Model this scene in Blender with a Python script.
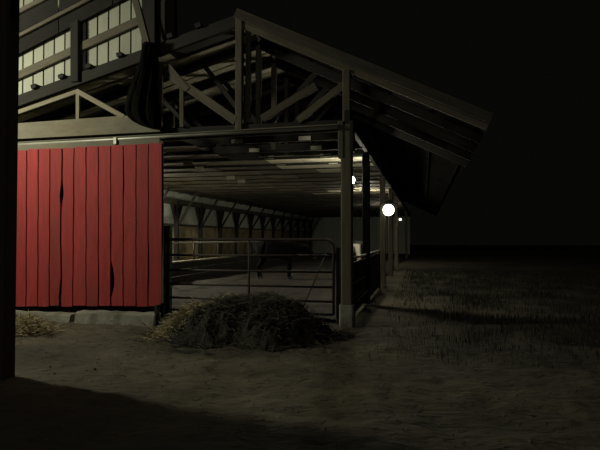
import bpy, bmesh, math, random
from mathutils import Vector, Matrix, noise

random.seed(7)
for o in list(bpy.data.objects):
    bpy.data.objects.remove(o, do_unlink=True)
SC = bpy.context.scene
COL = SC.collection

# ------------------------------------------------------------------ camera
D = 9.9            # camera to gable plane (gable plane is Y = 0, barn axis is +Y)
CH = 1.6           # eye height
F = 540.0          # focal length in pixels of the 600 x 450 frame
YAW = math.radians(13.0)
PIT = math.radians(1.38)
CAM = Vector((0.0, -D, CH))
cd = bpy.data.cameras.new('camera')
cd.sensor_width = 36.0
cd.lens = 36.0 * F / 600.0
cd.clip_end = 400
cam = bpy.data.objects.new('camera', cd)
cam.location = CAM
cam.rotation_euler = (math.pi / 2 + PIT, 0, YAW)
COL.objects.link(cam)
SC.camera = cam

# ------------------------------------------------------------------ night sky
w = bpy.data.worlds.new('night_sky')
SC.world = w
w.use_nodes = True
bg = w.node_tree.nodes['Background']
bg.inputs['Color'].default_value = (0.95, 1.0, 0.82, 1)
bg.inputs['Strength'].default_value = 0.0024

# ------------------------------------------------------------------ yard lamp (on a pole, left of the frame)
YARD = Vector((-9.8, -3.25, 5.2))
yl = bpy.data.lights.new('yard_lamp_light', 'POINT')
yl.energy = 900
yl.color = (1.0, 0.965, 0.73)
yl.shadow_soft_size = 0.30
ylo = bpy.data.objects.new('yard_lamp_light', yl)
ylo.location = YARD
COL.objects.link(ylo)

# weak fill light added far behind the camera to lift the blacks
pl = bpy.data.lights.new('fill_light', 'POINT')
pl.energy = 850
pl.color = (1.0, 0.95, 0.78)
pl.shadow_soft_size = 0.3
plo = bpy.data.objects.new('fill_light', pl)
plo.location = (-6.0, -23.0, 4.0)
COL.objects.link(plo)

LAMP_STRENGTH = 330.0       # small lamp behind the corner post
LAMP2_STRENGTH = 5.0       # big globe farther back
LAMP4_STRENGTH = 600.0      # added unseen lamp behind the red door, brightens the left wall
LAMP5_STRENGTH = 260.0      # added unseen lamps behind two side posts, brighten ceiling and far wall

vs = SC.view_settings
vs.view_transform = 'Standard'
vs.look = 'None'
vs.gamma = 1.0
vs.use_curve_mapping = False
vs.exposure = 0.0

# ------------------------------------------------------------------ pixel helpers
_fw = Vector((-math.sin(YAW) * math.cos(PIT), math.cos(YAW) * math.cos(PIT), math.sin(PIT)))
_rt = Vector((math.cos(YAW), math.sin(YAW), 0))
_up = _rt.cross(_fw)
def ray(px, py):
    return _fw + _rt * ((px - 300) / F) - _up * ((py - 225) / F)
def on_y(px, py, Y=0.0):
    d = ray(px, py)
    return CAM + d * ((Y - CAM.y) / d.y)
def on_x(px, py, X):
    d = ray(px, py)
    return CAM + d * ((X - CAM.x) / d.x)
def on_z(px, py, Z=0.0):
    d = ray(px, py)
    return CAM + d * ((Z - CAM.z) / d.z)

# ------------------------------------------------------------------ materials
def mat(name, base, rough=0.85, var=0.25, scale=3.0, stretch=(1, 1, 1), bump=0.3, per_obj=0.15,
        second=None, second_amt=0.5, second_scale=1.5, metallic=0.0, fine=40.0, dist=0.01):
    m = bpy.data.materials.new(name)
    m.use_nodes = True
    nt = m.node_tree
    N, L = nt.nodes, nt.links
    b = N['Principled BSDF']
    b.inputs['Roughness'].default_value = rough
    b.inputs['Metallic'].default_value = metallic
    tc = N.new('ShaderNodeTexCoord')
    mp = N.new('ShaderNodeMapping')
    mp.inputs['Scale'].default_value = stretch
    L.new(tc.outputs['Object'], mp.inputs['Vector'])
    oi = N.new('ShaderNodeObjectInfo')
    add = N.new('ShaderNodeVectorMath'); add.operation = 'ADD'
    sc = N.new('ShaderNodeVectorMath'); sc.operation = 'SCALE'
    comb = N.new('ShaderNodeCombineXYZ')
    for i in range(3): L.new(oi.outputs['Random'], comb.inputs[i])
    L.new(comb.outputs[0], sc.inputs[0]); sc.inputs['Scale'].default_value = 37.0
    L.new(mp.outputs[0], add.inputs[0]); L.new(sc.outputs[0], add.inputs[1])
    n1 = N.new('ShaderNodeTexNoise')
    n1.inputs['Scale'].default_value = scale
    n1.inputs['Detail'].default_value = 6
    n1.inputs['Roughness'].default_value = 0.65
    L.new(add.outputs[0], n1.inputs['Vector'])
    rmp = N.new('ShaderNodeMapRange')
    rmp.inputs['From Min'].default_value = 0.3
    rmp.inputs['From Max'].default_value = 0.7
    rmp.inputs['To Min'].default_value = 1 - var
    rmp.inputs['To Max'].default_value = 1 + var
    L.new(n1.outputs['Fac'], rmp.inputs['Value'])
    rnd = N.new('ShaderNodeMapRange')
    rnd.inputs['To Min'].default_value = 1 - per_obj
    rnd.inputs['To Max'].default_value = 1 + per_obj
    L.new(oi.outputs['Random'], rnd.inputs['Value'])
    mul = N.new('ShaderNodeMath'); mul.operation = 'MULTIPLY'
    L.new(rmp.outputs[0], mul.inputs[0]); L.new(rnd.outputs[0], mul.inputs[1])
    colnode = N.new('ShaderNodeRGB'); colnode.outputs[0].default_value = (*base, 1)
    src = colnode.outputs[0]
    if second is not None:
        n2 = N.new('ShaderNodeTexNoise')
        n2.inputs['Scale'].default_value = second_scale
        n2.inputs['Detail'].default_value = 5
        L.new(add.outputs[0], n2.inputs['Vector'])
        r2 = N.new('ShaderNodeMapRange')
        r2.inputs['From Min'].default_value = 0.62 - 0.3 * second_amt
        r2.inputs['From Max'].default_value = 0.80 - 0.3 * second_amt
        L.new(n2.outputs['Fac'], r2.inputs['Value'])
        mx = N.new('ShaderNodeMix'); mx.data_type = 'RGBA'
        L.new(r2.outputs[0], mx.inputs[0])
        L.new(src, mx.inputs[6]); mx.inputs[7].default_value = (*second, 1)
        src = mx.outputs[2]
    vm = N.new('ShaderNodeVectorMath'); vm.operation = 'SCALE'
    L.new(src, vm.inputs[0]); L.new(mul.outputs[0], vm.inputs['Scale'])
    L.new(vm.outputs[0], b.inputs['Base Color'])
    if bump > 0:
        n3 = N.new('ShaderNodeTexNoise')
        n3.inputs['Scale'].default_value = fine
        n3.inputs['Detail'].default_value = 4
        L.new(add.outputs[0], n3.inputs['Vector'])
        bp = N.new('ShaderNodeBump'); bp.inputs['Strength'].default_value = bump
        bp.inputs['Distance'].default_value = dist
        L.new(n3.outputs['Fac'], bp.inputs['Height'])
        L.new(bp.outputs[0], b.inputs['Normal'])
    return m

GR = (0.35, 1, 1)   # grain: stretched along local X
M = {
    'red': mat('red_barn_paint', (0.32, 0.027, 0.027), 0.8, 0.22, 5, (3, 3, 0.35), 0.3, 0.10,
               second=(0.20, 0.035, 0.028), second_amt=0.25, second_scale=2.5),
    'cream': mat('weathered_cream_board', (0.155, 0.145, 0.105), 0.85, 0.25, 4, GR, 0.3, 0.10, second=(0.17, 0.15, 0.10), second_amt=0.3),
    'siding': mat('pale_siding_sheet', (0.29, 0.30, 0.24), 0.7, 0.10, 3, (2, 2, 0.5), 0.1, 0.08, second=(0.19, 0.19, 0.15), second_amt=0.2),
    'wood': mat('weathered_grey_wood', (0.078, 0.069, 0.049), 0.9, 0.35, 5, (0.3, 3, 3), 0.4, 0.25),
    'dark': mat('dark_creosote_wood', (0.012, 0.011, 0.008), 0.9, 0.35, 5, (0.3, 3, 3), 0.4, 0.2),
    'blond': mat('pale_new_wood', (0.22, 0.20, 0.14), 0.85, 0.25, 5, (0.3, 3, 3), 0.3, 0.15),
    'sheet': mat('whitewashed_roof_board', (0.60, 0.56, 0.42), 0.75, 0.2, 2.5, (1, 1, 1), 0.2, 0.3, second=(0.22, 0.19, 0.13), second_amt=0.45, second_scale=0.9),
    'ceil': mat('stained_ceiling_sheet', (0.155, 0.135, 0.092), 0.8, 0.3, 2.0, (1, 1, 1), 0.2, 0.35, second=(0.09, 0.075, 0.05), second_amt=0.5, second_scale=0.8),
    'roof_out': mat('dull_metal_roof', (0.07, 0.07, 0.065), 0.6, 0.2, 2, (1, 1, 1), 0.1, 0.05),
    'steel': mat('galvanised_track_steel', (0.42, 0.42, 0.36), 0.5, 0.2, 6, (0.3, 1, 1), 0.15, 0.05, metallic=0.4),
    'gate': mat('rusty_dark_gate_paint', (0.020, 0.011, 0.008), 0.7, 0.35, 6, (1, 1, 1), 0.2, 0.1, second=(0.035, 0.02, 0.013), second_amt=0.4, second_scale=4),
    'concrete': mat('old_concrete', (0.23, 0.225, 0.185), 0.95, 0.25, 5, (1, 1, 1), 0.5, 0.08, second=(0.12, 0.11, 0.08), second_amt=0.4),
    'matt_black': mat('dull_black', (0.004, 0.004, 0.0037), 0.95, 0.3, 4, (1, 1, 1), 0.3, 0.0),
    'ground': mat('trampled_dirt', (0.105, 0.092, 0.060), 0.97, 0.45, 1.6, (0.6, 1.5, 1), 0.9, 0.0, second=(0.055, 0.048, 0.033), second_amt=0.6, second_scale=0.8, fine=7, dist=0.07),
    'bedding': mat('muddy_bedding', (0.030, 0.021, 0.015), 0.97, 0.5, 2.0, (1, 1, 1), 0.8, 0.0, second=(0.016, 0.013, 0.010), second_amt=0.5, second_scale=1.2, fine=12),
    'pile': mat('dark_rotted_hay', (0.026, 0.024, 0.016), 0.97, 0.5, 5, (1, 1, 1), 1.0, 0.0, second=(0.013, 0.012, 0.009), second_amt=0.5, fine=25),
    'straw': mat('dry_straw', (0.33, 0.28, 0.15), 0.85, 0.3, 8, (1, 1, 1), 0.0, 0.0),
    'oldstraw': mat('grey_straw', (0.055, 0.05, 0.032), 0.9, 0.3, 8, (1, 1, 1), 0.0, 0.0),
    'tan': mat('tan_lower_wall_board', (0.34, 0.27, 0.16), 0.85, 0.25, 2.5, (1, 1, 1), 0.2, 0.25, second=(0.17, 0.13, 0.08), second_amt=0.4),
    'pale': mat('pale_translucent_wall_sheet', (0.48, 0.52, 0.44), 0.6, 0.12, 3, (1, 1, 1), 0.1, 0.12),
    'black_cow': mat('black_cow_coat', (0.005, 0.005, 0.0055), 0.9, 0.3, 6, (1, 1, 1), 0.2, 0.0),
    'pied_cow': mat('black_and_white_cow_coat', (0.012, 0.012, 0.012), 0.75, 0.2, 6, (1, 1, 1), 0.2, 0.0, second=(0.03, 0.028, 0.022), second_amt=0.05, second_scale=1.6),
    'hoof': mat('dark_hoof_horn', (0.02, 0.018, 0.015), 0.5, 0.2, 6, (1, 1, 1), 0.0, 0.0),
    'muzzle': mat('pinkish_muzzle_skin', (0.22, 0.12, 0.10), 0.6, 0.2, 8, (1, 1, 1), 0.0, 0.0),
    'lampmetal': mat('grey_lamp_housing', (0.10, 0.10, 0.095), 0.5, 0.1, 6, (1, 1, 1), 0.0, 0.0, metallic=0.5),
    'stone': mat('field_stone', (0.16, 0.15, 0.12), 0.9, 0.3, 9, (1, 1, 1), 0.3, 0.2),
    'clean_lit': mat('clean_lamplit_sheet', (0.62, 0.58, 0.43), 0.8, 0.12, 3, (1, 1, 1), 0.1, 0.12, second=(0.35, 0.32, 0.22), second_amt=0.15, second_scale=0.8),  # cleaner sheets, made paler still to widen the lamps' bright ceiling patches
    'barge': mat('old_barge_board', (0.048, 0.043, 0.031), 0.9, 0.35, 5, (0.3, 3, 3), 0.4, 0.1),
    'grass': mat('darkening_grass_blades', (0.020, 0.021, 0.011), 0.9, 0.3, 2, (1, 1, 1), 0.0, 0.0),
    'roof_shade': mat('black_roof_shade', (0.006, 0.006, 0.0055), 0.95, 0.3, 3, (1, 1, 1), 0.1, 0.05),  # near-black stands in for shade; keeps the right roof underside dark
    'white': mat('white_gusset_plate', (0.55, 0.53, 0.43), 0.6, 0.2, 6, (1, 1, 1), 0.0, 0.25),
}
def pied_face(m):
    nt = m.node_tree; N, L = nt.nodes, nt.links
    b = N['Principled BSDF']; src = b.inputs['Base Color'].links[0].from_socket
    tc = N.new('ShaderNodeTexCoord'); sp = N.new('ShaderNodeSeparateXYZ'); L.new(tc.outputs['Object'], sp.inputs[0])
    r1 = N.new('ShaderNodeMapRange'); r1.inputs['From Min'].default_value = 0.98; r1.inputs['From Max'].default_value = 1.08; L.new(sp.outputs['X'], r1.inputs['Value'])
    r2 = N.new('ShaderNodeMapRange'); r2.inputs['From Min'].default_value = 0.05; r2.inputs['From Max'].default_value = -0.01; L.new(sp.outputs['Y'], r2.inputs['Value'])
    mu = N.new('ShaderNodeMath'); mu.operation = 'MULTIPLY'; L.new(r1.outputs[0], mu.inputs[0]); L.new(r2.outputs[0], mu.inputs[1])
    mx = N.new('ShaderNodeMix'); mx.data_type = 'RGBA'; L.new(mu.outputs[0], mx.inputs[0]); L.new(src, mx.inputs[6]); mx.inputs[7].default_value = (.38, .35, .28, 1)
    L.new(mx.outputs[2], b.inputs['Base Color'])
def emission(name, col, strength):
    m = bpy.data.materials.new(name); m.use_nodes = True
    nt = m.node_tree; nt.nodes.clear()
    e = nt.nodes.new('ShaderNodeEmission'); o = nt.nodes.new('ShaderNodeOutputMaterial')
    e.inputs['Color'].default_value = (*col, 1); e.inputs['Strength'].default_value = strength
    nt.links.new(e.outputs[0], o.inputs['Surface'])
    return m
pied_face(M['pied_cow'])
M['globe'] = emission('lit_lamp_globe', (1.0, 0.95, 0.74), LAMP_STRENGTH)
M['globe_big'] = emission('lit_big_lamp_globe', (1.0, 0.97, 0.78), LAMP2_STRENGTH)
M['globe_fifth'] = emission('lit_added_lamp_globe', (1.0, 0.94, 0.72), LAMP5_STRENGTH)
for _k in ('black_cow', 'pied_cow'): M[_k].node_tree.nodes['Principled BSDF'].inputs['Specular IOR Level'].default_value = 0.12
M['roof_shade'].node_tree.nodes['Principled BSDF'].inputs['Specular IOR Level'].default_value = 0.05
M['matt_black'].node_tree.nodes['Principled BSDF'].inputs['Specular IOR Level'].default_value = 0.05
M['globe_mid'] = emission('lit_hidden_lamp_globe', (1.0, 0.93, 0.70), LAMP4_STRENGTH)

# ------------------------------------------------------------------ object helpers
def tag(o, label=None, cat=None, group=None, kind=None):
    if label: o['label'] = label
    if cat: o['category'] = cat
    if group: o['group'] = group
    if kind: o['kind'] = kind
    return o
def empty(name, loc=(0, 0, 0)):
    o = bpy.data.objects.new(name, None)
    o.empty_display_size = 0.1
    o.location = loc
    COL.objects.link(o)
    return o
def thing(name, loc, label, cat, group=None):
    return tag(empty(name, loc), label, cat, group)
def struct(name, loc=(0, 0, 0), label=None):
    o = empty(name, loc); o['kind'] = 'structure'
    if label: o['label'] = label
    return o
def abs_loc(o):
    v = Vector((0, 0, 0))
    while o is not None:
        v = v + Vector(o.location); o = o.parent
    return v
def link(name, me, m, parent=None, Mx=None, smooth=False):
    if m is not None and len(me.materials) == 0:
        me.materials.append(M[m])
    if smooth:
        for p in me.polygons: p.use_smooth = True
    o = bpy.data.objects.new(name, me)
    COL.objects.link(o)
    if Mx is None: Mx = Matrix.Identity(4)
    if parent is not None:
        o.parent = parent
        o.matrix_basis = world_of(parent).inverted() @ Mx
    else:
        o.matrix_basis = Mx
    return o
def world_of(o):
    mx = o.matrix_basis.copy()
    p = o.parent
    while p is not None:
        mx = p.matrix_basis @ mx; p = p.parent
    return mx
def mesh(name, verts, faces):
    me = bpy.data.meshes.new(name)
    me.from_pydata([tuple(v) for v in verts], [], faces)
    me.update()
    return me
_cache = {}
def bar_mesh(L, w, h, ch=None):
    """long bar along local X with chamfered long edges, width w (local Y), height h (local Z)"""
    k = (round(L, 3), round(w, 3), round(h, 3))
    if k in _cache: return _cache[k]
    c = min(w, h) * 0.12 if ch is None else ch
    a, b = w / 2, h / 2
    ring = [(-a + c, -b), (a - c, -b), (a, -b + c), (a, b - c), (a - c, b), (-a + c, b), (-a, b - c), (-a, -b + c)]
    vs_ = [(-L / 2, y, z) for y, z in ring] + [(L / 2, y, z) for y, z in ring]
    fs = [[i, (i + 1) % 8, 8 + (i + 1) % 8, 8 + i][::-1] for i in range(8)] + [list(range(8)), list(range(8, 16))[::-1]]
    me = mesh('bar', vs_, fs)
    _cache[k] = me
    return me
def bar(name, p0, p1, w, h, m, parent=None, up=(0, 0, 1)):
    p0, p1 = Vector(p0), Vector(p1)
    if tuple(up) in ((0, -1, 0), (0, 1, 0)): w, h = h, w      # w, h are then depth and in-plane width
    d = p1 - p0; L = d.length
    x = d.normalized(); u = Vector(up)
    if abs(x.dot(u)) > 0.98: u = Vector((0, 1, 0))
    y = u.cross(x).normalized(); z = x.cross(y)
    Mx = Matrix.Translation((p0 + p1) / 2) @ Matrix((x, y, z)).transposed().to_4x4()
    base = bar_mesh(L, w, h)
    key = ('m', id(base), m)
    if key not in _cache:
        me = base.copy(); me.materials.clear(); me.materials.append(M[m]); _cache[key] = me
    return link(name, _cache[key], None, parent, Mx)
def tube_mesh(pts, r, n=8, closed=False):
    bm = bmesh.new(); rings = []
    pts = [Vector(p) for p in pts]
    for i, p in enumerate(pts):
        t = (pts[min(i + 1, len(pts) - 1)] - pts[max(i - 1, 0)]).normalized()
        u = Vector((0, 0, 1)) if abs(t.z) < 0.9 else Vector((0, 1, 0))
        s = t.cross(u).normalized(); q = s.cross(t)
        rr = r[i] if isinstance(r, (list, tuple)) else r
        rings.append([bm.verts.new(p + (s * math.cos(2 * math.pi * k / n) + q * math.sin(2 * math.pi * k / n)) * rr) for k in range(n)])
    for a, b in zip(rings, rings[1:]):
        for k in range(n): bm.faces.new((a[k], a[(k + 1) % n], b[(k + 1) % n], b[k]))
    bm.faces.new(rings[0][::-1]); bm.faces.new(rings[-1])
    bmesh.ops.recalc_face_normals(bm, faces=bm.faces)
    me = bpy.data.meshes.new('tube'); bm.to_mesh(me); bm.free()
    for p in me.polygons: p.use_smooth = True
    return me
def tube(name, pts, r, m, parent=None, n=8):
    o0 = Vector(pts[0])
    me = tube_mesh([Vector(p) - o0 for p in pts], r, n)
    return link(name, me, m, parent, Matrix.Translation(o0))
def lathe(name, prof, m, parent, loc, n=20, Mx=None):
    bm = bmesh.new(); rings = []
    for r, z in prof:
        if r < 1e-5: rings.append([bm.verts.new((0, 0, z))])
        else: rings.append([bm.verts.new((r * math.cos(2 * math.pi * k / n), r * math.sin(2 * math.pi * k / n), z)) for k in range(n)])
    for a, b in zip(rings, rings[1:]):
        for k in range(n):
            k2 = (k + 1) % n
            if len(a) == 1 and len(b) == 1: continue
            if len(a) == 1: bm.faces.new((a[0], b[k2], b[k]))
            elif len(b) == 1: bm.faces.new((a[k], a[k2], b[0]))
            else: bm.faces.new((a[k], a[k2], b[k2], b[k]))
    bmesh.ops.recalc_face_normals(bm, faces=bm.faces)
    me = bpy.data.meshes.new(name); bm.to_mesh(me); bm.free()
    for p in me.polygons: p.use_smooth = True
    return link(name, me, m, parent, Mx or Matrix.Translation(loc))
def slab(name, quad, thick, m, parent, nrm):
    """thin panel: quad of 4 points, extruded by thick along nrm; origin at the first point"""
    o0 = Vector(quad[0]); n = Vector(nrm) * thick
    q = [Vector(p) - o0 for p in quad]
    vs_ = q + [p + n for p in q]
    fs = [[0, 1, 2, 3], [7, 6, 5, 4], [4, 5, 1, 0], [5, 6, 2, 1], [6, 7, 3, 2], [7, 4, 0, 3]]
    me = mesh(name, vs_, fs)
    bm = bmesh.new(); bm.from_mesh(me); bmesh.ops.recalc_face_normals(bm, faces=bm.faces); bm.to_mesh(me); bm.free()
    return link(name, me, m, parent, Matrix.Translation(o0))

# ------------------------------------------------------------------ key dimensions, read from the gable plane
BAY = 2.44
APEX = on_y(240, 14)
LEFTR = on_y(18, 96)
RIGHTR = on_y(474, 111)
RX, RZ = APEX.x, APEX.z
SL = (APEX.z - LEFTR.z) / (APEX.x - LEFTR.x)
SR = (APEX.z - RIGHTR.z) / (RIGHTR.x - APEX.x)
POSTX = on_y(347, 200).x
WALLX = -11.2
EAVER = RIGHTR.x + 0.25
YEND = 44.0
CEILZ = on_y(340, 124).z - 0.02
HATCHY = on_z(300, 156.5, CEILZ).y
print('DIM apex', APEX, 'SL', SL, 'SR', SR, 'POSTX', POSTX, 'CEILZ', CEILZ, 'HATCHY', HATCHY, 'EAVER', EAVER)
def roof_z(x):
    return (RZ - SL * (RX - x) if x < RX else RZ - SR * (x - RX)) - .24   # top of the rafters is .24 above this
for px in (174, 199, 218, 235, 248, 259, 270, 279.5, 287.5, 294, 301, 307.5, 313, 319, 324):
    pass
WB_TOP = on_x(163, 197.5, WALLX)
W_SILL = on_x(178, 224, WALLX)
P1 = on_x(174, 215, WALLX).y
P15 = on_x(324, 228, WALLX).y
WSP = (P15 - P1) / 14
print('WALL beam top', WB_TOP.z, 'sill', W_SILL.z, 'first post y', P1, 'spacing', WSP)

# ------------------------------------------------------------------ ground
def fbm(x, y, s, o=4):
    return noise.fractal(Vector((x * s, y * s, 3.7)), 1.0, 2.0, o)
def make_ground():
    xs = [-60, -40, -26, -18] + [-14 + 0.08 * i for i in range(int(24 / 0.08) + 1)] + [12, 16, 24, 40, 60]
    ys = [-30, -20, -13] + [-11 + 0.08 * i for i in range(int(11.2 / 0.08) + 1)] + [0.6, 1.2, 2, 4, 8, 14, 22, 34, 50, 80, 120]
    vs_, fs = [], []
    for y in ys:
        for x in xs:
            k = 1.0 if y < 0.3 else 0.25
            z = 0.045 * fbm(x, y, 0.7) + 0.026 * fbm(x + 9, y * 1.6, 2.4) + 0.022 * fbm(x, y, 5.0, 3)
            rut = math.sin((y + 0.25 * fbm(x, y, 0.25) + 0.04 * x) * 3.1) * 0.018
            vs_.append((x, y, (z + rut) * k - 0.03))
    nx = len(xs)
    for j in range(len(ys) - 1):
        for i in range(nx - 1):
            a = j * nx + i
            fs.append((a, a + 1, a + nx + 1, a + nx))
    me = mesh('ground', vs_, fs)
    o = link('ground', me, 'ground', smooth=True)
    tag(o, 'trampled olive brown dirt yard with faint ruts', None, None, 'structure')
    return o
make_ground()
def make_bedding():
    xs = [WALLX + 0.1 + i * (POSTX - WALLX - 0.3) / 60 for i in range(61)]
    ys = [0.35 + 0.2 * i for i in range(40)] + [9 + i * 1.2 for i in range(30)]
    vs_, fs = [], []
    for y in ys:
        for x in xs:
            vs_.append((x, y, 0.07 + 0.05 * fbm(x, y, 1.1) + 0.03 * fbm(x, y, 4)))
    nx = len(xs)
    for j in range(len(ys) - 1):
        for i in range(nx - 1):
            a = j * nx + i; fs.append((a, a + 1, a + nx + 1, a + nx))
    o = link('floor', mesh('floor', vs_, fs), 'bedding', smooth=True)
    tag(o, 'muddy trampled bedding floor inside the barn', None, None, 'structure')
make_bedding()

# ------------------------------------------------------------------ roof over the barn
rl = struct('roof_left', (RX, 0, RZ), 'long low-pitched left barn roof, boarded underside')
rr = struct('roof_right', (RX, 0, RZ), 'steeper right barn roof sloping down into the dark')
RSP = BAY / 2
Y0 = -0.30
YL0 = 0.12
nl = Vector((-SL, 0, 1)).normalized()
nr = Vector((SR, 0, 1)).normalized()
XL = WALLX - 0.6
# outer skin: metal on the left, blackened on the right to look unlit
slab('roof_sheet', [(XL, YL0, roof_z(XL) + .24), (RX, YL0, RZ), (RX, YEND, RZ), (XL, YEND, roof_z(XL) + .24)], 0.03, 'roof_out', rl, nl)
slab('roof_sheet', [(RX, Y0, RZ), (EAVER, Y0, roof_z(EAVER) + .24), (EAVER, YEND, roof_z(EAVER) + .24), (RX, YEND, RZ)], 0.03, 'roof_shade', rr, nr)
# boards nailed under the skin, running up the slope, visible through the front truss
y = 0.5
while y < 12:
    x1 = RX - 0.02
    edges = [x1]
    while edges[-1] > XL + 0.4:
        edges.append(max(XL, edges[-1] - random.uniform(1.3, 2.6)))
    for k in range(3):
        if random.random() < 0.10: continue
        ya = y + k * 0.36; yb = ya + 0.30
        for xa, xb in zip(edges[1:], edges):
            if random.random() < 0.08: continue
            off = .205 - random.uniform(0, .02)
            slab('roof_board', [(xa + .01, ya, roof_z(xa) + off), (xb - .01, ya, roof_z(xb) + off), (xb - .01, yb, roof_z(xb) + off), (xa + .01, yb, roof_z(xa) + off)], 0.02, 'sheet', rl, nl)
    y += RSP
# purlins under the right roof, running along the barn
for i in range(6):
    x = RX + 0.35 + i * (EAVER - RX - 0.5) / 5
    bar('purlin', (x, .3, roof_z(x) + .20), (x, YEND, roof_z(x) + .20), 0.05, 0.06, 'roof_shade', rr, up=nr)

# ------------------------------------------------------------------ front truss (gable plane)
ft = thing('gable_truss', (RX, 0, CEILZ), 'big front gable roof truss of weathered timber above the barn opening', 'roof truss')
bar('rafter', (XL, 0, roof_z(XL) + .12), (RX + .03, 0, RZ - .12), 0.09, 0.24, 'dark', ft, up=nl)
o = bar('rafter', (RX - .03, 0, RZ - .12), (EAVER, 0, roof_z(EAVER) + .12), 0.09, 0.24, 'wood', ft, up=nr)
bar('barge_board', (RX + .02, -0.31, RZ - .10), (EAVER, -0.31, roof_z(EAVER) + .16), 0.03, 0.18, 'barge', rr, up=nr)
bar('king_post', (RX, -.02, CEILZ), (RX, -.02, RZ - .1), 0.14, 0.12, 'wood', ft)
def gp(px, py, Y=0.0): return on_y(px, py, Y)
bar('diagonal_web', gp(163, 70, -.05), gp(236, 121, -.05), 0.06, 0.17, 'wood', ft, up=(0, -1, 0))
bar('diagonal_web', gp(262, 119, -.05), gp(316, 86, -.05), 0.06, 0.15, 'wood', ft, up=(0, -1, 0))
bar('vertical_web', gp(248.5, 122, .06), gp(248.5, 26, .06), 0.10, 0.07, 'wood', ft)
bar('vertical_web', gp(160, 128, -.08), gp(161, 62, -.08), 0.09, 0.05, 'blond', ft)
bar('vertical_web', gp(182, 127, -.06), gp(182, 84, -.06), 0.09, 0.05, 'wood', ft)
bar('diagonal_web', gp(168, 66, -.07), gp(188, 90, -.07), 0.05, 0.12, 'wood', ft, up=(0, -1, 0))
bar('diagonal_web', gp(298, 121, -.03), gp(345, 84, -.03), 0.06, 0.13, 'wood', ft, up=(0, -1, 0))
bar('vertical_web', gp(78, 120, -.05), gp(78, 90, -.05), 0.08, 0.05, 'blond', ft)
bar('diagonal_web', gp(8, 116, -.06), gp(79, 91, -.06), 0.05, 0.09, 'blond', ft, up=(0, -1, 0))
bar('diagonal_web', gp(77, 91, -.08), gp(124, 117, -.08), 0.05, 0.10, 'blond', ft, up=(0, -1, 0))
bar('bottom_chord', (WALLX, .03, CEILZ), (POSTX, .03, CEILZ), 0.09, 0.2, 'dark', ft)
for px, py in ((37, 88), (64, 78), (91, 68), (122, 56), (172, 38), (200, 28)):
    c = gp(px, py)
    bar('purlin_end', (c.x, -0.12, roof_z(c.x) + .27), (c.x, 0.05, roof_z(c.x) + .27), 0.12, 0.09, 'dark', ft, up=nl)

# inner trusses behind it
NT = 4
for k in range(1, NT + 1):
    Y = k * RSP
    t = thing('inner_truss', (RX, Y, CEILZ), ['first', 'second', 'third', 'fourth'][k - 1] + ' dark roof truss behind the front gable truss, counted going in', 'roof truss', 'inner roof trusses')
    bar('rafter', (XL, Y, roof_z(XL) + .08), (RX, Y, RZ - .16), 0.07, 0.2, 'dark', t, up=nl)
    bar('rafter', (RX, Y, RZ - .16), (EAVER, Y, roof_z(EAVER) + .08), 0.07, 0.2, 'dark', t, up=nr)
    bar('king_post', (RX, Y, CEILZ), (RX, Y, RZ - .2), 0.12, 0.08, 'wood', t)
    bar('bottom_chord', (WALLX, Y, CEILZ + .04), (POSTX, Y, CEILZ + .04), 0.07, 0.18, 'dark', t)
    for dx in (-1.0, 1.0):
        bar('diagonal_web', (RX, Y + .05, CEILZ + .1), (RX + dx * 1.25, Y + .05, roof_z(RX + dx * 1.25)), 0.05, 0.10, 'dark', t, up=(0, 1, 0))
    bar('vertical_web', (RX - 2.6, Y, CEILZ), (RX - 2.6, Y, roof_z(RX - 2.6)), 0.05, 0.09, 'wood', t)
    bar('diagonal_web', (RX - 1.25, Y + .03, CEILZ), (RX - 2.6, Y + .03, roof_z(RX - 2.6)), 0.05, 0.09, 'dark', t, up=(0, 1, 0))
    for gx in (RX - 3.1, RX - .6, RX + .9):
        slab('gusset_plate', [(gx, Y - .045, CEILZ - .04), (gx + .26, Y - .045, CEILZ - .04), (gx + .26, Y - .045, CEILZ + .05), (gx, Y - .045, CEILZ + .05)], .004, 'white', t, (0, -1, 0))

# ------------------------------------------------------------------ flat ceiling farther in, sheets between the chords
cl = struct('ceiling', (RX, HATCHY, CEILZ + .14), 'low ceiling of stained sheets between dark joists')
HX = on_z(182, 142, CEILZ).x
def sheets(xa, xb, ya, yb, size, clean_lit=None):
    x = xa
    while x < xb - .05:
        x2 = min(xb, x + size)
        z = CEILZ + .0 + random.uniform(0, .03)
        slab('ceiling_sheet', [(x + .008, ya + .01, z), (x2 - .008, ya + .01, z), (x2 - .008, yb - .01, z), (x + .008, yb - .01, z)], .012, 'clean_lit' if clean_lit and clean_lit[0] < x2 - .3 and x + .3 < clean_lit[1] else 'ceil', cl, (0, 0, 1))
        x = x2
y = HATCHY
for k in range(4):
    ya = k * (HATCHY / 4)
    sheets(WALLX + .1, HX, ya, ya + HATCHY / 4, 1.22)
ci = 0
while y < YEND - .3:
    y2 = min(YEND, y + RSP)
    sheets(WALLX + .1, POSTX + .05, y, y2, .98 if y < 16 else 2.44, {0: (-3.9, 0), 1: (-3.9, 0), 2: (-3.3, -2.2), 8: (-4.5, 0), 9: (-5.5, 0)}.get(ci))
    b = bar('joist', (WALLX, y, CEILZ - .006), (POSTX, y, CEILZ - .006), 0.04, 0.03, 'dark', cl)
    if y < 9 and ci != 2:
        for gx in (RX - 3.0 + random.uniform(-.15, .15),):
            slab('gusset_plate', [(gx, y - .03, CEILZ - .13), (gx + .28, y - .03, CEILZ - .13), (gx + .28, y - .03, CEILZ - .01), (gx, y - .03, CEILZ - .01)], .004, 'white', cl, (0, -1, 0))
    y = y2; ci += 1

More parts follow.
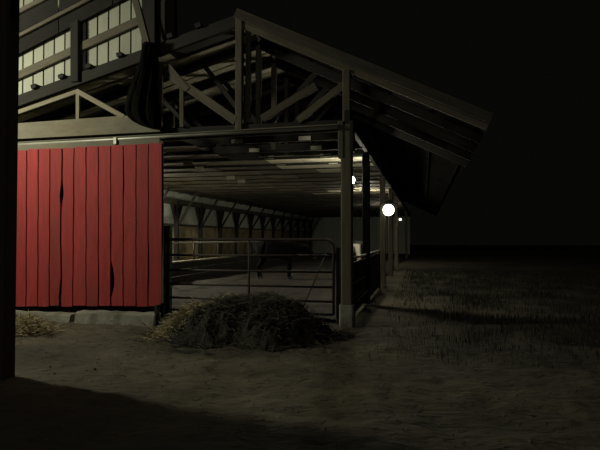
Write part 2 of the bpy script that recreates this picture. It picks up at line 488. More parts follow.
# ------------------------------------------------------------------ left side wall with posts and knee braces
wl = struct('wall_left', (WALLX, 0, 0), 'long left side wall with pale strip of sheets above tan boards')
BT = WB_TOP.z
SILL = W_SILL.z
bar('wall_plate', (WALLX + .12, 0, BT - .13), (WALLX + .12, YEND, BT - .13), 0.14, 0.26, 'wood', wl)
y = P1 - 5 * WSP
while y < YEND:
    y2 = min(YEND, y + WSP)
    if y2 > 0:
        ya = max(0.1, y)
        slab('pale_sheet', [(WALLX, ya + .01, SILL), (WALLX, y2 - .01, SILL), (WALLX, y2 - .01, BT + .5), (WALLX, ya + .01, BT + .5)], .02, 'pale', wl, (-1, 0, 0))
        slab('wall_board', [(WALLX, ya + .01, 0), (WALLX, y2 - .01, 0), (WALLX, y2 - .01, SILL - .1), (WALLX, ya + .01, SILL - .1)], .03, 'tan', wl, (1, 0, 0))
        p = WALLX + .13
        if y > .2:
            bar('wall_post', (p, y, 0), (p, y, BT - .1), 0.18, 0.18, 'dark', wl)
            bar('knee_brace', (p, y, SILL + .02), (p, y - .52, BT - .22), 0.10, 0.13, 'dark', wl, up=(1, 0, 0))
            bar('knee_brace', (p, y, SILL + .02), (p, y + .52, BT - .22), 0.10, 0.13, 'dark', wl, up=(1, 0, 0))
            bar('roof_brace', (p + .05, y, SILL - .1), (p + 1.0, y, CEILZ - .02), 0.05, 0.10, 'dark', wl, up=(0, 1, 0))
    y = y2
bar('sill_rail', (WALLX + .06, 0.2, SILL - .05), (WALLX + .06, YEND, SILL - .05), 0.06, 0.10, 'wood', wl)
wb = struct('wall_back', (RX, YEND, 0), 'far end wall of the barn')
for i in range(9):
    xa = WALLX + i * (POSTX - WALLX) / 9; xb = WALLX + (i + 1) * (POSTX - WALLX) / 9
    slab('wall_board', [(xa + .01, YEND, 0), (xb - .01, YEND, 0), (xb - .01, YEND, CEILZ), (xa + .01, YEND, CEILZ)], .03, 'pale', wb, (0, 1, 0))

# ------------------------------------------------------------------ right row of posts with eave beam
L2 = on_x(388.5, 210, POSTX + .20)
L3 = on_x(400.2, 219.5, POSTX + .20)
for k, (y, lab) in enumerate(((0.0, 'thick front corner post on a pale concrete block, small lamp glowing beside it'),
        (3.35, 'dark side post, first one behind the front corner post'),
        (L2.y + .05, 'side post carrying the brightest lamp'),
        ((L2.y + L3.y) / 2, 'thin lit side post between the brightest lamp and the tiny far lamp'),
        (L3.y + .05, 'side post carrying the tiny far lamp'),
        (33.0, 'farthest visible post of the right row'))):
    t = thing('barn_post', (POSTX, y, 0), lab, 'post', 'posts along the open right side')
    wd = .205 if k == 0 else .18
    bar('shaft', (POSTX, y, 0.0 if k else .36), (POSTX, y, CEILZ - .01), wd, wd, 'wood' if k != 1 else 'dark', t)
    if k == 0:
        bar('concrete_pier', (POSTX, y, -.04), (POSTX, y, .38), .27, .27, 'concrete', t)
        bar('bolster', (POSTX - .10, y, CEILZ - .62), (POSTX - .10, y, CEILZ + .05), .10, .24, 'wood', t)
        bar('bolster', (POSTX + .10, y, CEILZ - .50), (POSTX + .10, y, CEILZ + .05), .07, .24, 'dark', t)
        bar('post_extension', (POSTX, y - .02, CEILZ + .05), (POSTX, y - .02, roof_z(POSTX) - .0), .14, .12, 'wood', t)
eb = bar('eave_beam', (POSTX + .02, -.1, CEILZ + .12), (POSTX + .02, YEND, CEILZ + .12), .10, .26, 'dark')
tag(eb, 'dark beam running back over the right row of posts', 'beam')

# ------------------------------------------------------------------ door track, fascia and red sliding door
tr = thing('door_track', on_y(18, 143, -.16), 'long pale steel sliding-door track across the barn front', 'door track')
a, b = on_y(-14, 146.6, -.16), on_y(338, 127.2, -.16)
tube('rail', [a, b], .032, 'steel', tr, 10)
bar('hood', a + Vector((0, .05, .05)), b + Vector((0, .05, .05)), .12, .02, 'cream', tr)
bar('backing_board', a + Vector((0, .10, -.01)), b + Vector((0, .10, -.01)), .04, .10, 'dark', tr)
q = on_y(115, 140.5, -.20)
slab('hanger_bracket', [q + Vector((-.03, 0, -.07)), q + Vector((.03, 0, -.07)), q + Vector((.03, 0, .06)), q + Vector((-.03, 0, .06))], .012, 'steel', tr, (0, -1, 0))
fz = []
f0 = [on_y(-14, 125.5, -.10), on_y(126, 115.5, -.10), on_y(160, 130, -.10), on_y(160, 131.5, -.10), on_y(-14, 140.5, -.10)]
o0 = f0[0]
vsf = [p - o0 for p in f0] + [p - o0 + Vector((0, .04, 0)) for p in f0]
n_ = 5
fb = link('fascia_board', mesh('fascia', vsf, [list(range(n_)), list(range(n_, 2 * n_))[::-1]] + [[i, i + n_, (i + 1) % n_ + n_, (i + 1) % n_] for i in range(n_)]), 'cream', None, Matrix.Translation(o0))
tag(fb, 'wide weathered cream board above the red door, cut back at its right end', 'board')

dr = thing('sliding_door', on_y(90, 306, -.2), 'big red sliding barn door of vertical boards hanging from the track', 'barn door')
tops = [-8, 3.5, 15, 26.7, 38.3, 50, 61.7, 74, 86, 98.3, 110.7, 123.3, 136, 148.3, 161]
bots = [-9, 3, 14.5, 26, 37.7, 49, 60.5, 72.7, 86, 98.3, 110.5, 123, 136, 148, 161]
DY = -.20
def edge(i, tt, side):
    """board edge i at fraction tt from the top; side -1: right edge of the board left of it, +1: left edge of the next board"""
    x = tops[i] + (bots[i] - tops[i]) * tt
    g = 0.55
    wob = 0.12 * math.sin(tt * 17 + i * 2.1) + 0.10 * math.sin(tt * 41 + i)
    if i == 6:     # wavy split board
        wob += 0.5 * math.sin(tt * 9 + .5)
        g += 0.25 + 0.9 * math.exp(-((tt - .30) / .045) ** 2)
        if side > 0: wob += 0.9 * math.exp(-((tt - .27) / .05) ** 2)
        if tt > .8 and side < 0: g += 2.0 * ((tt - .8) / .2) * (1 if tt < .97 else .5)
    if i == 10 and tt > .72 and side > 0:
        g += 3.4 * math.sin((tt - .72) / .24 * math.pi) if tt < .96 else .5
    return x + wob + side * g
def topy(x): return 150.2 - (x - 17) * 0.050
NS = 40
for i in range(len(tops) - 1):
    L_, R_ = [], []
    for s in range(NS + 1):
        tt = s / NS
        xl = edge(i, tt, 1) if i > 0 else tops[0]
        xr = edge(i + 1, tt, -1) if i < len(tops) - 2 else 161.5 - (2.0 * max(0, (tt - .93) / .07) ** 2)
        yt = topy((xl + xr) / 2) + random.Random(i).uniform(-.5, .5)
        yb = 306.0 + random.Random(i + 50).uniform(-.4, .6)
        yy = yt + (yb - yt) * tt
        bow = 0.012 * math.sin(tt * 5 + i * 1.7)
        L_.append(on_y(xl, yy, DY + bow)); R_.append(on_y(xr, yy, DY + bow))
    o0 = L_[0].copy()
    vv = []
    for p, q in zip(L_, R_):
        vv += [p - o0, q - o0, p - o0 + Vector((0, .028, 0)), q - o0 + Vector((0, .028, 0))]
    ff = [[0, 1, 3, 2], [4 * NS, 4 * NS + 2, 4 * NS + 3, 4 * NS + 1]]
    for s in range(NS):
        a_, b_ = 4 * s, 4 * s + 4
        ff += [[a_, b_, b_ + 1, a_ + 1], [a_ + 2, a_ + 3, b_ + 3, b_ + 2], [a_, a_ + 2, b_ + 2, b_], [a_ + 1, b_ + 1, b_ + 3, a_ + 3]]
    link('door_board', mesh('door_board', vv, ff), 'red', dr, Matrix.Translation(o0))
# frame behind the boards: rails, and a dark back sheet seen through the cracks
zb, zt = on_y(90, 305, DY).z, on_y(90, 147, DY).z
xl, xr = on_y(-8, 200, DY).x, on_y(160.5, 200, DY).x
for z in (zb + .12, (zb + zt) / 2, zt - .10):
    bar('door_rail', (xl, DY + .06, z), (xr, DY + .06, z), .05, .16, 'dark', dr)
bar('top_rail', on_y(-10, 149.0, DY + .05), on_y(160, 140.5, DY + .05), .05, .16, 'cream', dr)
slab('back_sheet', [(xl, DY + .10, zb + .02), (xr, DY + .10, zb + .02), (xr, DY + .10, zt), (xl, DY + .10, zt)], .01, 'matt_black', dr, (0, 1, 0))
bar('edge_strip', on_y(162, 141, DY + .03), on_y(162.4, 303, DY + .03), .03, .06, 'wood', dr, up=(0, -1, 0))

# concrete curb pieces under the door
for lab, xa, xb in (('long pale concrete curb block under the right part of the red door', 75.5, 154),
                    ('pale concrete curb block under the left part of the red door', -12, 70.5)):
    YC = -.55
    A = on_y(xa, 320, YC); B = on_y(xb, 320, YC)
    n = 14
    zt_ = on_y((xa + xb) / 2, 313, YC).z
    vv, ff = [], []
    for i in range(n + 1):
        x = A.x + (B.x - A.x) * i / n
        h = zt_ + random.uniform(-.012, .012)
        yj = random.uniform(-.015, .015)
        vv += [(x, YC - .05 + yj, -.09), (x, YC + yj, h - .03), (x, YC + .03, h), (x, YC + .28, h), (x, YC + .30, -.09)]
    for i in range(n):
        for j in range(5):
            j2 = (j + 1) % 5
            ff.append([5 * i + j, 5 * i + 5 + j, 5 * i + 5 + j2, 5 * i + j2])
    ff += [[4, 3, 2, 1, 0], [5 * n + j for j in range(5)]]
    o0 = Vector(((A.x + B.x) / 2, YC, 0))
    me = mesh('curb', [Vector(v) - o0 for v in vv], [f[::-1] for f in ff])
    tag(link('concrete_curb', me, 'concrete', None, Matrix.Translation(o0)), lab, 'curb', 'curb blocks under the door')

# door guide post at the door's lower right corner
gd = bar('guide_stake', on_y(157, 327, -.42), on_y(157, 305, -.42), .08, .08, 'dark')
tag(gd, 'short dark stake guiding the lower right corner of the red door', 'stake')
# short dark latch post just inside the door edge
jx = on_y(167, 240, .3).x
jb = bar('latch_post', (jx, .32, 0), (jx, .32, on_y(167, 226, .3).z), .16, .16, 'dark')
tag(jb, 'short dark latch post at the left end of the pipe gate', 'post')
gpz = bar('grade_board', (xl - .2, -.02, .16), (xr, -.02, .16), .05, .34, 'dark')
tag(gpz, 'dark plank along the ground behind the bottom of the red door', 'plank')

# ------------------------------------------------------------------ tall upper gable wall at top left
ws = struct('wall_front', (on_y(90, 60, .06).x, .06, LEFTR.z), 'tall upper wall of pale vertical sheets at the top left')
SY = .06
xw = on_y(165.5, 20, SY).x
pw = on_y(53.8, 80, SY).x - on_y(43.3, 80, SY).x
x = xw
i = 0
while x > XL + .2:
    xa = x - pw
    za, zb_ = roof_z(xa) + .16, roof_z(x) + .16
    slab('siding_sheet', [(xa + .018, SY, za), (x - .018, SY, zb_), (x - .018, SY, 8.2), (xa + .018, SY, 8.2)], .02, 'siding', ws, (0, 1, 0))
    # raised seam between sheets
    bar('seam_batten', (xa, SY + .03, za), (xa, SY + .03, 8.2), .02, .05, 'dark', ws, up=(0, 1, 0))
    x = xa; i += 1
slab('back_sheathing', [(XL, SY + .05, roof_z(XL) + .26), (xw, SY + .05, roof_z(xw) + .26), (xw, SY + .05, 8.2), (XL, SY + .05, 8.2)], .02, 'dark', ws, (0, 1, 0))
def gbar(name, a, b, w, h, m, Y, parent=None):
    return bar(name, on_y(*a, Y), on_y(*b, Y), w, h, m, parent, up=(0, -1, 0))
gbar('girt', (-10, 88.5), (143, 19), .07, .17, 'wood', SY - .06, ws)
gbar('upright', (75.5, 82), (75.5, -30), .10, .19, 'dark', SY - .12, ws)
gbar('upright', (150, 52), (150, -40), .14, .30, 'dark', SY - .16, ws)
gbar('brace', (134, -6), (148, 48), .06, .14, 'wood', SY - .22, ws)
gbar('thin_brace', (156, 8), (164, 40), .03, .03, 'dark', SY - .06, ws)
gbar('corner_post', (171, 44), (170, -40), .14, .24, 'dark', SY + .10, ws)
# overhanging eave of that taller part, nearer to the camera
ov = struct('roof_overhang', on_y(40, 30, -1.0), 'dark underside and fly rafters of the tall left roof')
def sop(px, lo, Y): return on_y(px, lo - .52 * (px - 20), Y)
for k, (l0, y0, l1, y1) in enumerate(((53, -.06, 37, -.26), (32, -.34, 14, -.52))):
    for x0, x1 in ((-45, 8), (9, 58), (59, 112), (113, 160)):
        slab('soffit_board', [sop(x0, l0, y0), sop(x1, l0, y0), sop(x1, l1, y1), sop(x0, l1, y1)], .02, 'dark', ov, (0, 0, 1))
for l0, y0 in ((34.5, -.30), (11, -.56)):
    bar('fly_rafter', sop(-45, l0, y0), sop(150, l0, y0), .05, .09, 'wood', ov, up=(0, -1, 0))

# ------------------------------------------------------------------ dark folded mass beside the fascia
def make_dark_mass():
    t0 = on_y(146, 50, -.16)
    cols, rows = 18, 26
    # outline in gable pixels: left and right limits by row
    prof = [(143, 158, 44), (141, 158, 60), (137, 158, 74), (131, 158, 88), (127, 158, 100), (125, 159, 110), (128, 160, 117), (134, 160, 122), (142, 160, 126), (150, 159, 128)]
    def at(v):
        f = v * (len(prof) - 1); i = min(int(f), len(prof) - 2); u = f - i
        return [prof[i][k] * (1 - u) + prof[i + 1][k] * u for k in range(3)]
    front, back = [], []
    for r in range(rows + 1):
        l, rt, yy = at(r / rows)
        for c in range(cols + 1):
            u = c / cols
            fold = .05 * math.sin(u * 15 + r * .12) * min(1, r / 5) + .03 * math.sin(u * 31 + r * .3)
            bulge = .14 * math.sin(math.pi * u)
            p = on_y(l + (rt - l) * u, yy, -.16)
            front.append(p + Vector((0, -bulge - fold, 0)) - t0)
            back.append(p + Vector((0, .02, 0)) - t0)
    nv = len(front); nc = cols + 1
    ff = []
    for r in range(rows):
        for c in range(cols):
            a = r * nc + c
            ff.append([a, a + nc, a + nc + 1, a + 1]); ff.append([nv + a, nv + a + 1, nv + a + nc + 1, nv + a + nc])
    for r in range(rows):
        a = r * nc; ff.append([a, nv + a, nv + a + nc, a + nc]); a += cols; ff.append([a, a + nc, nv + a + nc, nv + a])
    for c in range(cols):
        ff.append([c, c + 1, nv + c + 1, nv + c]); a = rows * nc + c; ff.append([a, nv + a, nv + a + 1, a + 1])
    o = link('dark_mass', mesh('matt_black', front + back, ff), 'matt_black', None, Matrix.Translation(t0), smooth=True)
    tag(o, 'black folded mass beside the cream board', 'matt_black')
make_dark_mass()

# ------------------------------------------------------------------ near post at the left edge of the frame
NP = on_z(4.0, 379, 0)
np_ = thing('yard_post', (NP.x - .09, NP.y + .09, -.03), 'tall dark near post at the left edge of the frame', 'post')
bar('shaft', (NP.x - .09, NP.y + .09, -.05), (NP.x - .09, NP.y + .09, 4.9), .19, .19, 'dark', np_)
# the near shed this post belongs to: its end wall runs off to the left, out of the frame, and shades the near ground
sw = struct('wall_shed', (NP.x - .3, NP.y + .05, 0), 'dark end wall of the near shed left of the frame')
for k in range(14):
    xa = NP.x - .24 - k * .42
    slab('shed_board', [(xa - .41, NP.y + .02, -.1), (xa, NP.y + .02, -.1), (xa, NP.y + .02, 4.9), (xa - .41, NP.y + .02, 4.9)], .03, 'dark', sw, (0, 1, 0))
yp = thing('yard_lamp', (YARD.x, NP.y + .06, YARD.z), 'yard lamp on an arm from the near shed wall', 'lamp')
tube('arm', [(YARD.x, NP.y + .05, YARD.z - .6), (YARD.x, NP.y + .5, YARD.z + .35), (YARD.x, YARD.y, YARD.z + .38)], .025, 'lampmetal', yp)
bar('wall_plate', (YARD.x, NP.y + .065, YARD.z - .8), (YARD.x, NP.y + .065, YARD.z - .4), .12, .03, 'lampmetal', yp)
lathe('lamp_head', [(0, .42), (.07, .42), (.10, .30), (.24, .24), (.25, .22), (.10, .27), (0, .27)], 'lampmetal', yp, (YARD.x, YARD.y, YARD.z))

# ------------------------------------------------------------------ pipe gate across the opening
GY = .14
gt = thing('pipe_gate', (on_y(250, 320, GY).x, GY, .1), 'wide rusty red pipe gate closing the barn opening', 'gate')
gl, gr = on_y(165, 250, GY).x, on_y(333.5, 250, GY).x
def gz(py): return on_y(250, py, GY).z
ztop, zbot = gz(239.5), gz(312)
R = .16
arc = [Vector((gr - R + R * math.sin(a), GY, ztop - R + R * math.cos(a))) for a in [math.pi / 2 * k / 6 for k in range(7)]]
arc2 = [Vector((gl + R - R * math.sin(a), GY, ztop - R + R * math.cos(a))) for a in [math.pi / 2 * k / 6 for k in range(7)]]
tube('outer_frame', [(gl, GY, zbot)] + arc2[::-1] + arc + [(gr, GY, zbot)], .028, 'gate', gt)
for py in (255.5, 271, 285.5, 299.5, 312):
    tube('rail', [(gl, GY, gz(py)), (gr, GY, gz(py))], .023, 'gate', gt)
for px in (249,):
    x = on_y(px, 250, GY).x
    o = bar('upright', (x, GY - .025, zbot), (x, GY - .025, ztop), .045, .012, 'gate', gt, up=(0, 1, 0)) if px != 249 else tube('upright', [(x, GY, zbot), (x, GY, ztop)], .022, 'gate', gt)
# hinge post between gate and corner post
hp = bar('hinge_post', (on_y(339.5, 300, .2).x, .22, 0), (on_y(339.5, 300, .2).x, .22, 1.42), .12, .12, 'dark')
tag(hp, 'short dark hinge post between the gate and the corner post', 'post')

# side rails along the right posts
sg = thing('side_pen_gate', (POSTX, 1.3, 0), 'dark boarded side gate with a lit top edge right of the corner post', 'gate')
ra, rb = on_x(354.5, 259, POSTX), on_x(379.5, 252.5, POSTX)
y1, y2 = .15, rb.y
zt1 = 1.2
tube('top_rail', [(POSTX, y1, zt1), (POSTX, y2, zt1)], .028, 'steel', sg)
for k, z in enumerate((.22, .53, .84, 1.05)):
    bar('board', (POSTX - .02, y1, z), (POSTX - .02, y2, z), .03, .30 if k < 3 else .12, 'dark', sg)
tube('brace', [on_x(357, 301, POSTX + .06), on_x(367, 291, POSTX + .06)], .02, 'steel', sg)
tube('end_pipe', [(POSTX, y2, 0), (POSTX, y2, zt1)], .028, 'gate', sg)

# slanted lit stick leaning by the gate corner
st = bar('slanted_stick', on_y(326.5, 252.5, .42), on_y(334, 246, .42), .03, .03, 'blond')
st_a = on_y(326.5, 252.5, .42)
bpy.data.objects.remove(st, do_unlink=True)
stt = tube('leaning_stick', [(on_y(300, 300, .42).x, .42, .1), on_y(326.5, 252.5, .42), on_y(334.5, 245.5, .42)], .013, 'wood', None)
tag(stt, 'pale stick leaning inside the gate by its upper right corner', 'stick')

# ------------------------------------------------------------------ feed bunk along the left inside
BX = -8.4
bkb = thing('feed_bunk', (BX, 10, 0), 'long low plank feed bunk deep inside the barn on the left', 'feed bunk')
zb_ = on_x(167, 263, BX).z
yb0 = on_x(160, 263, BX).y
for z in (zb_ - .62, zb_ - .38, zb_ - .14):
    bar('plank', (BX, yb0, z), (BX, 30, z), .05, .22, 'dark', bkb)
bar('top_plank', (BX - .05, yb0, zb_), (BX - .05, 30, zb_), .22, .05, 'blond', bkb)
for k in range(8):
    yy = yb0 + .2 + k * 2.44
    bar('stake', (BX - .08, yy, 0), (BX - .08, yy, zb_ - .02), .09, .09, 'dark', bkb)
ir = thing('pipe_rail', (BX - 1.2, 8, 0), 'thin horizontal pipe rail above the feed bunk on the left', 'rail')
zr = on_x(180, 243, BX).z
tube('pipe', [(BX, yb0, zr), (BX, 30, zr)], .03, 'steel', ir)
for k in range(8):
    yy = yb0 + .2 + k * 2.44
    tube('stanchion', [(BX, yy, zb_ + .025), (BX, yy, zr)], .03, 'gate', ir)

# ------------------------------------------------------------------ lamps down the right side of the barn
def lamp(c, label, r, m, hang):
    t = thing('barn_lamp', (c.x, c.y, c.z), label, 'lamp', 'lit lamps in the barn')
    lathe('globe', [(0, -r), (r * .5, -r * .87), (r * .87, -r * .5), (r, 0), (r * .87, r * .5), (r * .5, r * .87), (0, r)], m, t, c, 16)
    if hang == 'shaded':
        lathe('shade', [(0, r * 1.8), (r * .5, r * 1.7), (r * .7, r * 1.35), (r * 2.1, r * .2), (r * 2.15, r * .1), (r * .9, r * 1.1), (0, r * 1.15)], 'lampmetal', t, c, 18)
        tube('stem', [(c.x, c.y, c.z + r * 1.7), (c.x, c.y, CEILZ - .03)], .02, 'lampmetal', t)
    elif hang == 'chord':
        lathe('housing', [(0, r * 1.9), (r * .45, r * 1.9), (r * .5, r * 1.1), (r * .7, r * .8), (0, r * .8)], 'lampmetal', t, c, 14)
        tube('stem', [(c.x, c.y, c.z + r * 1.8), (c.x, c.y, CEILZ - .03)], .02, 'lampmetal', t)
    else:
        lathe('shade', [(0, r * 1.8), (r * .5, r * 1.7), (r * .7, r * 1.35), (r * 1.35, r * 1.05), (r * 1.4, r * .98), (r * .7, r * 1.2), (0, r * 1.15)], 'lampmetal', t, c, 18)
        tube('bracket', [(c.x, c.y, c.z + r * 1.6), (c.x, c.y, c.z + r * 2.2), (POSTX + .05, c.y + .05, c.z + r * 2.4)], .02, 'lampmetal', t)
    return c
lamp(on_y(351.0, 180, 3 * RSP), 'small glowing lamp half hidden by the front corner post', .10, 'globe', 'chord')
lamp(L2, 'brightest round lamp, halfway down the right side of the barn', .20, 'globe_big', 'post')
lamp(L3, 'tiny far lamp just right of the brightest one', .06, 'globe_big', 'post')
lamp(Vector((-10.3, HATCHY + 4 * RSP, CEILZ - .75)), 'unseen lamp added inside the barn behind the red door', .17, 'globe_mid', 'shaded')
lamp(on_y(382.6, 213, HATCHY + 17 * RSP), 'unseen lamp added far inside in line behind the post of the brightest lamp', .09, 'globe_fifth', 'chord')
lamp(on_y(366.3, 200, HATCHY + 8 * RSP), 'unseen lamp added in line behind the first side post', .10, 'globe_fifth', 'chord')

# ------------------------------------------------------------------ hay pile in front of the gate
def make_pile():
    c = on_z(246, 335, 0)
    W2, D2, H = 1.46, .95, .60
    t = thing('hay_pile', (c.x, c.y, 0), 'dark heap of old hay and bedding in front of the pipe gate', 'hay pile')
    n = 90; m_ = 56
    vv, ff = [], []
    def hz(u, v):
        ang_w = 1 + .18 * fbm(u * 2, v * 2, 1.0)
        r2 = (u / ang_w) ** 2 + (v / ang_w) ** 2
        h = max(0, 1 - r2) ** .75
        lean = 1.0 + .10 * math.sin(u * 2.2 - .5)
        lump = .16 * fbm(u * 3.1, v * 2.0, 1.3) + .09 * fbm(u * 9, v * 6, 1.2) + .05 * fbm(u * 25, v * 16, 1.1)
        return H * h * lean + lump * min(1, h * 2.5) - (.06 if h <= 0 else 0)
    for j in range(m_ + 1):
        v = -1.25 + 2.5 * j / m_
        for i in range(n + 1):
            u = -1.25 + 2.5 * i / n
            vv.append((u * W2, v * D2, hz(u, v) - .02))
    nc = n + 1
    for j in range(m_):
        for i in range(n):
            a = j * nc + i; ff.append((a, a + 1, a + nc + 1, a + nc))
    link('heap', mesh('heap', vv, ff), 'pile', t, Matrix.Translation((c.x, c.y, 0)), smooth=False)
    def strands(name, cnt, m, fu, rmax):
        sv, sf = [], []
        rnd = random.Random(11)
        for _ in range(cnt):
            u, v = fu(rnd)
            z = max(0, hz(u, v))
            p = Vector((u * W2, v * D2, z + rnd.uniform(-.01, .03)))
            a = rnd.uniform(0, math.tau); e = rnd.uniform(-.35, .6)
            d = Vector((math.cos(a) * math.cos(e), math.sin(a) * math.cos(e), math.sin(e))) * rnd.uniform(.05, rmax)
            s = d.cross(Vector((0, 0, 1))).normalized() * .0035
            b0 = len(sv)
            q = p + d * .5 + Vector((0, 0, .012))
            r_ = p + d + Vector((0, 0, -.01))
            for pt in (p, q, r_):
                sv += [pt - s, pt + s, pt + Vector((0, 0, .005))]
            for k in (0, 3):
                for j2 in range(3):
                    sf.append((b0 + k + j2, b0 + k + (j2 + 1) % 3, b0 + k + 3 + (j2 + 1) % 3, b0 + k + 3 + j2))
        o = link(name, mesh(name, sv, sf), m, t, Matrix.Translation((c.x, c.y, 0)))
        o['kind'] = 'stuff'
    strands('old_hay_strands', 5200, 'oldstraw', lambda r: (r.gauss(0, .48), r.gauss(0, .5)), .22)
    strands('dry_straw_strands', 2600, 'straw', lambda r: (lambda s: (-.92 + s * .62 + r.gauss(0, .09), -.35 + s * .55 + r.gauss(0, .22)))(r.random()), .26)
    return c
make_pile()

# small straw tuft by the near post / left end of the curb
def tuft(name, c, label, cnt, rx, ry, h, m):
    rnd = random.Random(3)
    sv, sf = [], []
    for _ in range(cnt):
        u, v = rnd.gauss(0, .45), rnd.gauss(0, .45)
        z = h * max(0, 1 - u * u - v * v) * rnd.random()
        p = Vector((u * rx, v * ry, z))
        a = rnd.uniform(0, math.tau); e = rnd.uniform(-.2, .9)
        d = Vector((math.cos(a) * math.cos(e), math.sin(a) * math.cos(e), math.sin(e))) * rnd.uniform(.06, .2)
        s = d.cross(Vector((0, 0, 1))).normalized() * .004
        b0 = len(sv)
        for pt in (p, p + d):
            sv += [pt - s, pt + s, pt + Vector((0, 0, .006))]
        for j2 in range(3):
            sf.append((b0 + j2, b0 + (j2 + 1) % 3, b0 + 3 + (j2 + 1) % 3, b0 + 3 + j2))
    o = link(name, mesh(name, sv, sf), m, None, Matrix.Translation(c))
    return tag(o, label, 'straw', None, 'stuff')
tuft('straw_tuft', on_z(26, 331, 0), 'pale tuft of loose straw beside the left curb block', 900, .55, .35, .26, 'straw')

# loose litter over the yard: straw bits and pebbles
def litter():
    rnd = random.Random(5)
    sv, sf = [], []
    for _ in range(1500):
        x = rnd.uniform(-7.5, 4); y = rnd.uniform(-7.2, -.4)
        p = Vector((x, y, .004)); a = rnd.uniform(0, math.tau)
        d = Vector((math.cos(a), math.sin(a), rnd.uniform(-.05, .25))) * rnd.uniform(.02, .10)
        s = Vector((-math.sin(a), math.cos(a), 0)) * .003
        b0 = len(sv)
        for pt in (p, p + d): sv += [pt - s, pt + s, pt + Vector((0, 0, .005))]
        for j in range(3): sf.append((b0 + j, b0 + (j + 1) % 3, b0 + 3 + (j + 1) % 3, b0 + 3 + j))
    tag(link('straw_litter', mesh('straw_litter', sv, sf), 'oldstraw'), 'scattered straw bits lying over the dirt yard', 'straw', None, 'stuff')
    sv, sf = [], []
    oct_ = [(1, 0, 0), (0, 1, 0), (-1, 0, 0), (0, -1, 0), (0, 0, 1), (0, 0, -1)]
    of = [(0, 1, 4), (1, 2, 4), (2, 3, 4), (3, 0, 4), (1, 0, 5), (2, 1, 5), (3, 2, 5), (0, 3, 5)]
    for _ in range(700):
        x = rnd.uniform(-7.5, 4.5); y = rnd.uniform(-7.4, -.3); r = rnd.uniform(.006, .022)
        b0 = len(sv)
        for q in oct_: sv.append((x + q[0] * r * rnd.uniform(.7, 1.3), y + q[1] * r * rnd.uniform(.7, 1.3), -.005 + q[2] * r * .6))
        sf += [tuple(b0 + i for i in f) for f in of]
    tag(link('pebbles', mesh('pebbles', sv, sf), 'stone'), 'small pebbles and clods scattered over the dirt yard', 'pebbles', None, 'stuff')
litter()

def darkening_grass():  # dark blades added over the dirt so the ground here renders darker
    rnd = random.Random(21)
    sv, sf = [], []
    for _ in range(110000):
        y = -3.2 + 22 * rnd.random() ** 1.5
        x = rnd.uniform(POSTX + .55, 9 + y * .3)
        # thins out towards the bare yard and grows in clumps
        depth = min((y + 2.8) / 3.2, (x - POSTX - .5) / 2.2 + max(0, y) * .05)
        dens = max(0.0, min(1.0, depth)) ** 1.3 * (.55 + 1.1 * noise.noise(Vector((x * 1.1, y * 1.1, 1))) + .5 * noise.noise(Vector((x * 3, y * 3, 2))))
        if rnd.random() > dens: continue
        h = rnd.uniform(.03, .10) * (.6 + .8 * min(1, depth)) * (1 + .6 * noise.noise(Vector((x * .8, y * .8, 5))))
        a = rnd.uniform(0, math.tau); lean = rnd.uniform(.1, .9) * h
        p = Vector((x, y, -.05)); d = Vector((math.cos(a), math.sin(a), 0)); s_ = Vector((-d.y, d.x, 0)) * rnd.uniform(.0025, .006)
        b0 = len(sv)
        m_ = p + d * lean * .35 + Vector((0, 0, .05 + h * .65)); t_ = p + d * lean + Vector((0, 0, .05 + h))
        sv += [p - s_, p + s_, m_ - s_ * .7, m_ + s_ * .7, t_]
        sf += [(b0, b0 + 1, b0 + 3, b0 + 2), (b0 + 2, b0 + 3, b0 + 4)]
    tag(link('darkening_grass', mesh('darkening_grass', sv, sf), 'grass'), 'dark grass added right of the barn posts to darken the ground', 'grass', None, 'stuff')
darkening_grass()

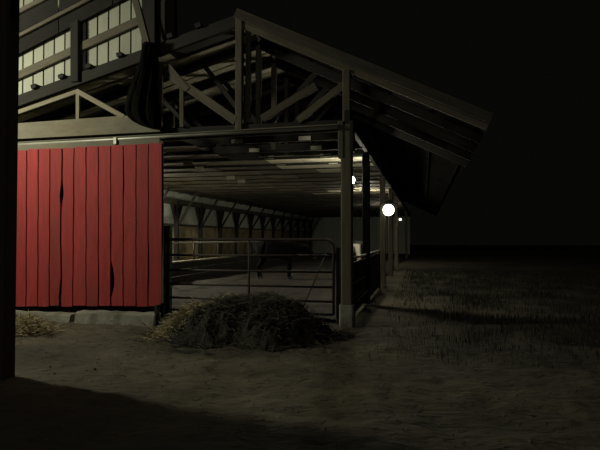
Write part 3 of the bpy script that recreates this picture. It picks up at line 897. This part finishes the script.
# ------------------------------------------------------------------ cattle behind the gate
def cow(loc, rz, label, coat, head_low=0.0, sc=1.0):
    t = thing('cow', loc, label, 'cow', 'cattle inside the barn')
    J = []; E_ = []; Rr = []
    def v(x, y, z, rx, ry=None):
        J.append((x, y, z)); Rr.append((rx, ry or rx)); return len(J) - 1
    def chain(ids):
        for a, b in zip(ids, ids[1:]): E_.append((a, b))
    hz_ = head_low
    rump = v(-.78, 0, 1.20, .20, .22); hip = v(-.55, 0, 1.14, .27, .29); loin = v(-.15, 0, 1.06, .30, .34)
    chest = v(.30, 0, 1.05, .29, .36); sh = v(.55, 0, 1.12, .24, .30)
    nk = v(.82, 0, 1.24 - hz_ * .35, .14, .20); poll = v(1.05, 0, 1.38 - hz_ * .9, .12, .13)
    brow = v(1.17, 0, 1.30 - hz_, .115, .12); nose = v(1.33, 0, 1.10 - hz_, .08, .085); tip = v(1.42, 0, 0.99 - hz_, .07, .065)
    chain([rump, hip, loin, chest, sh, nk, poll, brow, nose, tip])
    for s in (-1, 1):
        a = v(.46, s * .16, .80, .12); b = v(.47, s * .17, .45, .06); c = v(.46, s * .17, .14, .045); d = v(.49, s * .17, .05, .055)
        chain([sh if False else chest, a, b, c, d])
        a = v(-.58, s * .17, .86, .15); b = v(-.50, s * .19, .68, .10); c = v(-.70, s * .18, .47, .06); d = v(-.67, s * .18, .14, .045); e = v(-.64, s * .18, .05, .055)
        chain([hip, a, b, c, d, e])
        a = v(1.06, s * .15, 1.40 - hz_ * .9, .035); b = v(1.05, s * .27, 1.38 - hz_ * .9, .045, .03); c = v(1.04, s * .33, 1.36 - hz_ * .9, .015)
        chain([poll, a, b, c])
    a = v(-.93, 0, 1.22, .05); b = v(-1.0, 0, .95, .025); c = v(-1.0, 0, .60, .022); d = v(-1.0, 0, .48, .04)
    chain([rump, a, b, c, d])
    me = bpy.data.meshes.new('cow_body')
    me.from_pydata(J, E_, [])
    o = link('body', me, coat, t, None)
    o.matrix_basis = Matrix.Identity(4)
    md = o.modifiers.new('skin', 'SKIN')
    md.use_smooth_shade = True
    for i, sv in enumerate(me.skin_vertices[0].data):
        sv.radius = Rr[i]; sv.use_root = (i == 2)
    sb = o.modifiers.new('sub', 'SUBSURF'); sb.levels = 2; sb.render_levels = 2
    def ball(name, p, r, m, sq=(1, 1, 1)):
        bm = bmesh.new(); bmesh.ops.create_icosphere(bm, subdivisions=2, radius=r)
        me2 = bpy.data.meshes.new(name); bm.to_mesh(me2); bm.free()
        q = link(name, me2, m, t, None, True)
        q.matrix_basis = Matrix.Translation(p) @ Matrix.Diagonal((*sq, 1))
    for s in (-1, 1):
        ball('eye', (1.19, s * .10, 1.30 - hz_), .028, 'hoof')
        ball('hoof', (.50, s * .17, .045), .062, 'hoof', (1.1, .9, .7))
        ball('hoof', (-.63, s * .18, .045), .062, 'hoof', (1.1, .9, .7))
    ball('muzzle', (1.43, 0, .99 - hz_), .072, 'muzzle', (.9, 1.1, .9))
    t.rotation_euler = (0, 0, rz); t.scale = (sc, sc, sc)
    return t
cb = on_y(277, 240, 9.6)
cow((cb.x, 9.6, .08), math.radians(4), 'black cow standing side-on deep behind the pipe gate', 'black_cow', .18)
ch_ = on_y(359, 248, 4.7)
ang = math.radians(-80)
hx, hy = 1.2 * math.cos(ang), 1.2 * math.sin(ang)
cow((ch_.x - hx, 4.7 - hy, .06), ang, 'black and white cow looking out between the corner post and side post', 'pied_cow', .06)
